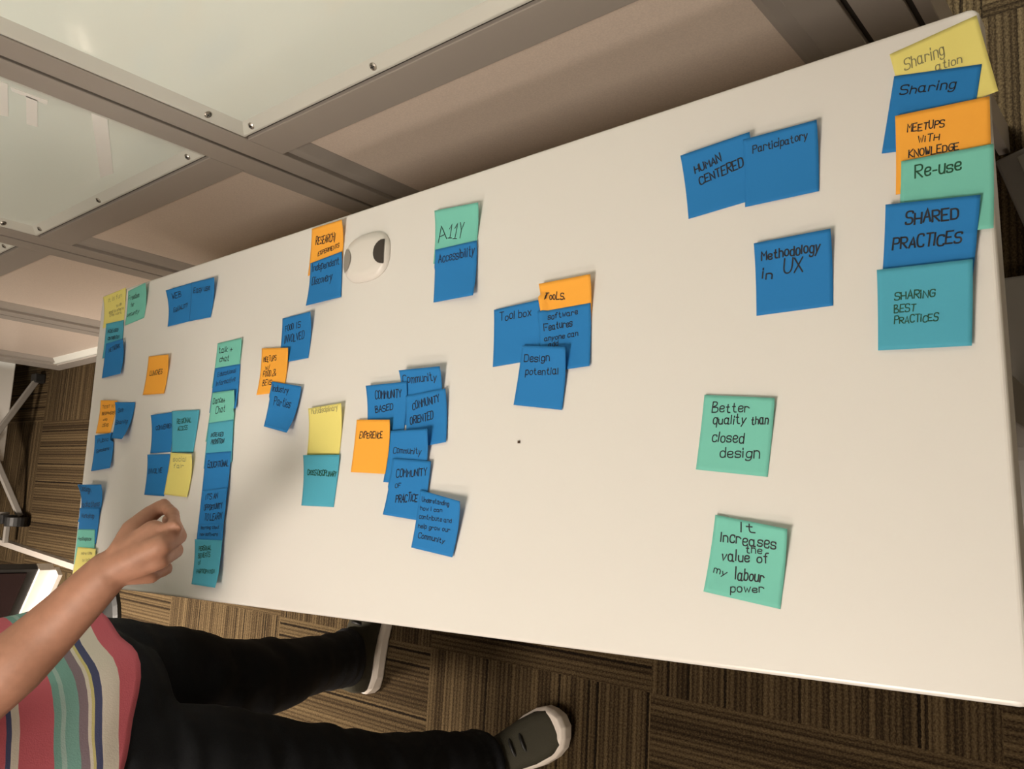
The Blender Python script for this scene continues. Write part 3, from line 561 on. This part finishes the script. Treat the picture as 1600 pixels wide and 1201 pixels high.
for col, lv, quad, lift, ink, wmm, label, lines in NOTES:
    base = H_T + .0006 + lv * .0007
    cx = sum(p[0] for p in quad) / 4; cy = sum(p[1] for p in quad) / 4
    SD, ZG = draped(quad, lift, base)
    def S0(u, v, dz=0.0):
        p = SD(u, v); return V((p.x - cx, p.y - cy, grid_z(ZG, u, v) - H_T + dz))
    bm = bmesh.new(); n = GN
    tv = [[bm.verts.new(S0(i / n, j / n)) for i in range(n + 1)] for j in range(n + 1)]
    bv = [[bm.verts.new(S0(i / n, j / n, -.00015)) for i in range(n + 1)] for j in range(n + 1)]
    for j in range(n):
        for i in range(n):
            bm.faces.new((tv[j][i], tv[j + 1][i], tv[j + 1][i + 1], tv[j][i + 1])); bm.faces.new((bv[j][i], bv[j][i + 1], bv[j + 1][i + 1], bv[j + 1][i]))
    for i in range(n):
        bm.faces.new((tv[0][i], tv[0][i + 1], bv[0][i + 1], bv[0][i])); bm.faces.new((tv[n][i + 1], tv[n][i], bv[n][i], bv[n][i + 1]))
        bm.faces.new((tv[i + 1][0], tv[i][0], bv[i][0], bv[i + 1][0])); bm.faces.new((tv[i][n], tv[i + 1][n], bv[i + 1][n], bv[i][n]))
    o = link('sticky_note', bm, PAPER[col], recalc=True)
    for p in o.data.polygons: p.use_smooth = len(p.vertices) == 4 and p.area > 1e-6
    o.location = (cx, cy, H_T)
    tag(o, label, 'sticky note', 'sticky notes on the white table')
    bm = bmesh.new()
    for text, u0, v0, u1, v1, h in lines:
        adv = []; x = 0
        for chh in text:
            if chh == ' ': adv.append(None); x += 2.6; continue
            adv.append(x); x += GLP[chh][1] + 1.3
        x -= 1.3
        dx, dy = u1 - u0, v1 - v0; ln = math.hypot(dx, dy)
        ex, ey = dx / ln, dy / ln; px, py = ey, -ex              # px,py points to the top of the line
        sx = ln / x; sy = h / 6
        for chh, ax in zip(text, adv):
            if ax is None: continue
            jy = random.uniform(-.4, .4); js = random.uniform(.86, 1.14); sl = random.uniform(.0, .24)
            for st in GLP[chh][0]:
                jj = random.uniform(-.12, .12)
                pts = []
                for (gx, gy) in st:
                    gx2 = (ax + gx + gy * sl * sy / sx * .5) * sx; gy2 = (gy * js + jy + jj) * sy
                    pts.append((u0 + ex * gx2 + px * gy2, v0 + ey * gx2 + py * gy2))
                ribbon(bm, S0, pts, min(wmm * PEN / 76, h * .15))
    bmesh.ops.recalc_face_normals(bm, faces=bm.faces)
    link('handwriting', bm, INK[ink], o, recalc=False)
# ------------------------------------------------------------------ person reaching over the table
F = V((.66, .75, 0)).normalized(); RT = V((F.y, -F.x, 0))          # facing, and the person's right
HIP = V((.38, -.19, 0))
def at(f, r, z): return HIP + F * f + RT * r + V((0, 0, z))
def ell(c, a, b, n=28, tilt=0.0, pw=2.0):
    out = []
    for k in range(n):
        t = 2 * math.pi * k / n; cc, ss = math.cos(t), math.sin(t)
        out.append(c + RT * a * math.copysign(abs(cc) ** (2 / pw), cc) + F * b * math.copysign(abs(ss) ** (2 / pw), ss) + V((0, 0, tilt * ss)))
    return out
H = {k: V(v) for k, v in HAND.items()}
bm = bmesh.new()
loft(bm, [ell(at(0, 0, z), a, b) for z, a, b in ((.80, .10, .08), (.86, .155, .105), (.95, .160, .11), (1.05, .140, .10), (1.18, .150, .105), (1.30, .170, .11), (1.39, .165, .09), (1.44, .09, .065), (1.46, .05, .05))])
tube(bm, [at(.01, 0, 1.42), at(.03, 0, 1.50), at(.045, 0, 1.56)], [.06, .055, .055], 16)
HC = at(.06, 0, 1.62)                                              # head, looking down at the notes
def head_pt(f, r, z): return HC + F * (f * .94 + z * .25) + RT * r + V((0, 0, z * .96 - f * .28))
def blob(bm, c, rf, rr, rz, n=18, m_=12):
    rings = []
    for i in range(1, m_):
        ph = math.pi * i / m_ - math.pi / 2
        rings.append([head_pt(c[0] + rf * math.cos(ph) * math.cos(2 * math.pi * k / n), c[1] + rr * math.cos(ph) * math.sin(2 * math.pi * k / n), c[2] + rz * math.sin(ph)) for k in range(n)])
    loft(bm, rings)
blob(bm, (-.01, 0, .035), .098, .076, .088); blob(bm, (.03, 0, -.045), .065, .058, .075); blob(bm, (.055, 0, -.09), .035, .03, .028)
blob(bm, (.098, 0, -.022), .020, .014, .016); tube(bm, [head_pt(.085, 0, .02), head_pt(.105, 0, -.018)], [.008, .012], 10)
blob(bm, (.082, 0, -.056), .016, .024, .006); blob(bm, (.078, 0, -.067), .018, .021, .007)
for s in (-1, 1):
    blob(bm, (-.005, s * .078, -.005), .020, .010, .032); blob(bm, (.078, s * .032, .028), .014, .024, .008); blob(bm, (.06, s * .045, -.03), .022, .018, .018)
# right arm and hand (over the table)
SH_R = at(.0, .165, 1.385); SH_L = at(-.0, -.165, 1.385)
tube(bm, [SH_R - RT * .03, SH_R, SH_R.lerp(H['elbow'], .5), H['elbow']], [.05, .052, .046, .041], 18, round_ends=True)
fp = catmull([H['elbow'], H['fa'], H['fb'], H['wrist']], 5)
tube(bm, fp, lerp_list([.041, .043, .036, .027], 5), 20, flat=.92, round_ends=True)
W0 = H['wrist']
for k, r0, r1 in (('i0', .021, .0135), ('m0', .022, .0135), ('r0', .021, .013), ('p0', .018, .012)):
    tube(bm, [W0 + (H[k] - W0) * .05, W0.lerp(H[k], .55), H[k]], [r0, (r0 + r1) / 2 + .001, r1], 14, round_ends=True)
tube(bm, [W0.lerp(H['i0'], .6), W0.lerp(H['p0'], .6)], [.017, .015], 14, round_ends=True)
for f, rr in (('i', (.0125, .0105, .0092, .0080)), ('m', (.0128, .0108, .0094, .0082)), ('r', (.0122, .0102, .009, .0078)), ('p', (.0108, .009, .008, .007))):
    tube(bm, [H[f + str(k)] for k in range(4)], rr, 12, round_ends=True)
tube(bm, [W0.lerp(H['t0'], .5), H['t0'], H['t1'], H['t2'], H['t3']], [.019, .0175, .0145, .0118, .0092], 14, round_ends=True)
tube(bm, [H['t0'], W0.lerp(H['i0'], .5)], [.015, .014], 12, round_ends=True)
# left arm hanging, hand loosely curled
EL = at(-.16, -.24, 1.12); WL = at(-.20, -.20, .90)
tube(bm, [SH_L + RT * .03, SH_L, SH_L.lerp(EL, .5), EL], [.05, .052, .046, .04], 18, round_ends=True)
tube(bm, [EL, EL.lerp(WL, .35), WL], [.04, .041, .026], 18, flat=.9, round_ends=True)
for j, (dr, ln) in enumerate(((.028, .036), (.010, .041), (-.009, .038), (-.027, .030))):
    k0 = WL + F * (.02 + dr) + V((0, 0, -.085 + abs(j - 1) * .004)); 
    tube(bm, [WL + F * dr * .5, k0], [.017, .0125], 12, round_ends=True)
    k1 = k0 + V((0, 0, -ln)) + RT * .008; k2 = k1 + V((0, 0, -ln * .45)) + RT * .02; k3 = k2 + V((0, 0, -ln * .1)) + RT * .018
    tube(bm, [k0, k1, k2, k3], [.0118, .0100, .0088, .0076], 12, round_ends=True)
tube(bm, [WL + F * .012, WL + F * .045 + V((0, 0, -.04)) + RT * .01, WL + F * .06 + V((0, 0, -.075)) + RT * .015, WL + F * .06 + V((0, 0, -.10)) + RT * .02], [.018, .0145, .012, .009], 12, round_ends=True)
# legs
LEG_L = [at(0, -.085, .86), V((.235, -.190, .49)), V((.095, -.195, .10))]
LEG_R = [at(0, .085, .86), V((.52, -.315, .49)), V((.545, -.362, .10))]
for lg in (LEG_L, LEG_R):
    tube(bm, [lg[0], lg[0].lerp(lg[1], .5), lg[1], lg[1].lerp(lg[2], .4), lg[2], lg[2] - V((0, 0, .04))], [.085, .07, .052, .052, .036, .036], 18, round_ends=True)
person = link('person', remesh(bm, .0038, 3), M_SKIN, None, smooth=True)
tag(person, 'person in striped shirt and dark jeans, reaching a hand over the table', 'person')
for s in (-1, 1):
    bm = bmesh.new(); blob(bm, (.077, s * .031, .010), .0105, .0105, .0105); link('eye', bm, M_EYE, person, smooth=True)
bm = bmesh.new(); blob(bm, (-.02, 0, .045), .105, .085, .092)
for k in range(40):
    a = random.uniform(0, 2 * math.pi); hz = random.uniform(.0, .1)
    blob(bm, (-.035 + .085 * math.cos(a) * .9, .07 * math.sin(a), hz), .024, .024, .03, 8, 6)
hb = remesh(bm, .008, 3)
bmesh.ops.bisect_plane(hb, geom=hb.verts[:] + hb.edges[:] + hb.faces[:], plane_co=head_pt(.045, 0, .045), plane_no=(head_pt(.05, 0, -.035) - head_pt(0, 0, 0)).normalized(), clear_outer=True)
link('hair', hb, M_HAIR, person, smooth=True)
# trousers
bm = bmesh.new()
loft(bm, [ell(at(0, 0, z), a, b) for z, a, b in ((.76, .10, .10), (.82, .165, .125), (.90, .172, .125), (.98, .165, .118), (1.0, .160, .114))])
for lg, side in ((LEG_L, -1), (LEG_R, 1)):
    p = catmull([lg[0], lg[0].lerp(lg[1], .5), lg[1], lg[1].lerp(lg[2], .5), lg[2] + V((0, 0, .01))], 4)
    tube(bm, p, lerp_list([.108, .100, .084, .068, .064], 4), 22, round_ends=True, up=V((0, 1, 0)))
    for h, r in ((.06, .075), (.09, .072), (.13, .070)):              # bunched folds at the hem
        c = lg[2].lerp(lg[1], h / .39 - .15)
        tube(bm, [c - V((0, 0, .012)), c, c + V((0, 0, .012))], [r * .9, r, r * .9], 18)
tb = remesh(bm, .007, 4)
for v in tb.verts:
    n_ = noise.noise(v.co * 14) * .008 + noise.noise(V((v.co.x * 8, v.co.y * 8, v.co.z * 30))) * .005
    v.co += v.normal * n_
link('trousers', tb, M_JEANS, person, smooth=True)
# shirt: loose, hanging over the hips, short sleeves
bm = bmesh.new(); n = 64; rings = []
for z, a, b in ((SHIRT_HEM, .186, .162), (.91, .184, .158), (.96, .178, .136), (1.05, .165, .125), (1.18, .172, .127), (1.30, .188, .128), (1.385, .190, .105), (1.43, .125, .085), (1.455, .075, .07)):
    r = ell(at(.0, 0, z), a, b, n)
    for k in range(n):
        t = 2 * math.pi * k / n; wv = max(0, (1.2 - z) / .34)
        off = wv * (.010 * math.sin(5 * t + 1.0) + .006 * math.sin(9 * t + z * 9))
        d = (r[k] - at(0, 0, z)).normalized(); r[k] = r[k] + d * off + V((0, 0, .006 * math.sin(3 * t + .5) + -.020 * (math.sin(t) * .75 - math.cos(t) * .66))) * max(0, min(1, (1.05 - z) / .15))
    rings.append(r)
fine = []
for i in range(len(rings) - 1):
    for j in range(4): fine.append([a.lerp(b_, j / 4) for a, b_ in zip(rings[i], rings[i + 1])])
fine.append(rings[-1]); loft(bm, fine, cap=False)
for sh, el in ((SH_R, H['elbow']), (SH_L, EL)):
    tube(bm, [at(0, 0, 1.39).lerp(sh, .55), sh + (sh - at(0, 0, 1.39)).normalized() * .012 + V((0, 0, .006)), sh.lerp(el, .3), sh.lerp(el, .62)], [.062, .076, .072, .074], 26, cap=False)
shirt = link('shirt', bm, M_SHIRT, person, smooth=True)
sm = shirt.modifiers.new('thickness', 'SOLIDIFY'); sm.thickness = .003; sm.offset = 1
# shoes
def shoe(ankle, yaw, side):
    R = Matrix.Rotation(yaw, 3, 'Z'); org = V((ankle.x, ankle.y, 0))
    def T(x, y, z): return org + R @ V((x, y, z))          # x forward from the ankle
    secs = [(-.085, .022), (-.075, .034), (-.045, .040), (0, .040), (.05, .042), (.10, .049), (.14, .048), (.17, .040), (.188, .026), (.195, .012)]
    def wl(x):
        for (a, wa), (b_, wb) in zip(secs, secs[1:]):
            if x <= b_: return wa + (wb - wa) * (x - a) / (b_ - a)
        return secs[-1][1]
    bm = bmesh.new(); rings = []
    tops = {-.085: .075, -.075: .098, -.045: .112, 0: .112, .05: .095, .10: .072, .14: .058, .17: .050, .188: .042, .195: .036}
    for x, wd in secs:
        h = tops[x]; ring = []
        for k in range(16):
            t = 2 * math.pi * k / 16; c, s = math.cos(t), math.sin(t)
            ring.append(T(x, wd * .97 * math.copysign(abs(c) ** .8, c), .018 + (h - .018) * .5 * (1 + math.copysign(abs(s) ** .7, s))))
        rings.append(ring)
    loft(bm, rings)
    o = link('shoe', bm, M_OLIVE, person, smooth=True)
    bm = bmesh.new()
    pts = [(x, wd + .005) for x, wd in secs]; pts[0] = (-.092, .020); pts[-1] = (.203, .012)
    outl = pts + [(x, -y) for x, y in reversed(pts)]
    def lift_(x): return .012 * max(0, (x - .12) / .08) ** 2
    loft(bm, [[T(x * .97, y * .92, lift_(x)) for x, y in outl], [T(x, y, .006 + lift_(x)) for x, y in outl], [T(x, y, .026 + lift_(x) * 1.2 + (.006 if x < -.05 else 0)) for x, y in outl], [T(x * .97, y * .9, .034 + lift_(x) * 1.3 + (.008 if x < -.05 else 0)) for x, y in outl]])
    s_ = link('sole', bm, M_SOLE, o, smooth=False, bevel=.003)
    bm = bmesh.new()
    for i, x in enumerate((.035, .058, .081, .104)):
        h = .104 - (x - .03) * .42
        tube(bm, [T(x, -.022, h - .010), T(x + .004, -.01, h), T(x + .004, .01, h), T(x, .022, h - .010)], .0032, 8, round_ends=True)
    link('laces', bm, M_BLACK, o, smooth=True)
    bm = bmesh.new(); loft(bm, [[T(x, y, z) for y in (-.014, .014)] + [T(x + .006, y, z) for y in (.014, -.014)] for x, z in ((.018, .105), (.012, .135))])
    link('tongue', bm, mat('pale_tongue', (.32, .31, .29), .8), o, bevel=.002)
shoe(LEG_R[2], math.radians(31), 1)
shoe(LEG_L[2], math.radians(83), -1)
# ------------------------------------------------------------------ far end of the room
fold = thing('folding_table', 'folded white folding table with crossed legs standing on the carpet by the wall end', 'table', (-2.3, .45, 0))
def fl(bm): bmesh.ops.translate(bm, verts=bm.verts, vec=(2.3, -.45, 0)); return bm
bm = bmesh.new(); box(bm, -2.24, -2.215, .366, 1.10, .105, .85); link('tabletop', fl(bm), M_BOARD, fold, bevel=.004)
def bar(p, q, r, material, name, parent, off):
    bm = bmesh.new(); p, q = V(p), V(q); a, b_ = frame_axes(q - p, V((1, 0, 0)))
    loft(bm, [[c + a * r * i + b_ * r * j for i, j in ((-1, -1), (1, -1), (1, 1), (-1, 1))] for c in (p, q)])
    bmesh.ops.translate(bm, verts=bm.verts, vec=off)
    return link(name, bm, material, parent, bevel=.003)
OFF = V((2.3, -.45, 0))
bar((-2.172, .725, .03), (-2.172, .12, .35), .012, M_GREYMETAL, 'leg', fold, OFF)
bar((-2.198, .135, .02), (-2.198, .75, .345), .012, M_GREYMETAL, 'leg', fold, OFF)
bar((-2.24, .138, .05), (-2.24, .138, .60), .013, M_GREYMETAL, 'post', fold, OFF)
bar((-2.24, .138, .05), (-2.24, .02, .05), .010, M_GREYMETAL, 'foot_bar', fold, OFF)
bar((-2.24, .138, .58), (-2.34, .40, .58), .010, M_GREYMETAL, 'hinge_arm', fold, OFF)
bm = bmesh.new(); box(bm, -2.20, -2.15, .715, .755, 0, .045); link('foot_cap', fl(bm), M_BLACK, fold, bevel=.005)
bm = bmesh.new()
tube(bm, [V((-2.16, .09, .045)), V((-2.16, .13, .045))], .045, 20); box(bm, -2.23, -2.17, .10, .14, .04, .10)
link('caster', fl(bm), M_BLACK, fold, bevel=.004)
tr = bmesh.new(); d = V((.74, -.072, 0)).normalized()
p0 = V((-2.9, .068, 0)); p1 = V((-1.55, -.0635, 0)); nn = V((-d.y, d.x, 0))
loft(tr, [[p + nn * a + V((0, 0, z)) for a, z in ((-.016, .001), (.016, .001), (.011, .020), (-.011, .020))] for p in (p0, p1)])
tag(link('cable_trunking', tr, M_FRAME), 'long pale grey cable trunking lying across the carpet beyond the far table end', 'trunking')
# display on a low disc stand
disp = thing('display_screen', 'dark display screen with silver bottom bar beyond the far table corner', 'screen', (-1.29, -.11, 0))
dd = V((-.097, -.13, 0)).normalized(); dn = V((-dd.y, dd.x, 0))
if dn.x < 0: dn = -dn
DP = V((.075, .072, 0))
def dbox(name, u0, u1, w0, w1, z0, z1, material, parent=disp, bevel=.002):
    bm = bmesh.new()
    loft(bm, [[DP + dd * u + dn * w_ + V((0, 0, z)) for u, w_ in ((u0, w0), (u1, w0), (u1, w1), (u0, w1))] for z in (z0, z1)])
    return link(name, bm, material, parent, bevel=bevel)
dbox('housing', 0, .62, -.03, -.002, .315, .72, M_BLACK)
dbox('screen', .015, .605, -.004, .001, .345, .705, M_SCREEN, bevel=0)
dbox('bottom_bar', 0, .62, -.03, .004, .262, .313, M_SILVER)
dbox('speaker_rail', .0, .62, -.01, .03, .245, .262, M_SILVER)
dbox('stand_column', .26, .34, -.08, -.03, .02, .5, M_CHROME)
bm = bmesh.new(); c = DP + dd * .30 - dn * .06
loft(bm, [[c + V((r * math.cos(t * math.pi / 16), r * math.sin(t * math.pi / 16), z)) for t in range(32)] for r, z in ((.19, 0), (.19, .014), (.17, .022))])
link('stand_base', bm, M_BLACK, disp)

fb = thing('floor_box', 'low grey box on the carpet under the near table end', 'box', (1.60, .70, 0))
bm = bmesh.new(); e1 = V((.268, -.963, 0)); e2 = V((.963, .268, 0)); c = V((1.566, .735, 0)) - V((1.60, .70, 0))
loft(bm, [[c + e1 * a + e2 * b_ + V((0, 0, z)) for a, b_ in ((0, 0), (.20, 0), (.20, .22), (0, .22))] for z in (0, .045)])
link('body', bm, mat('dark_grey_box', (.10, .09, .078), .6), fb, bevel=.004)
bm = bmesh.new()
loft(bm, [[c + e1 * a + e2 * b_ + V((0, 0, z)) for a, b_ in ((.012, .03), (.188, .03), (.188, .20), (.012, .20))] for z in (.045, .049)])
link('lid', bm, mat('grey_lid', (.16, .145, .125), .6), fb, bevel=.001)
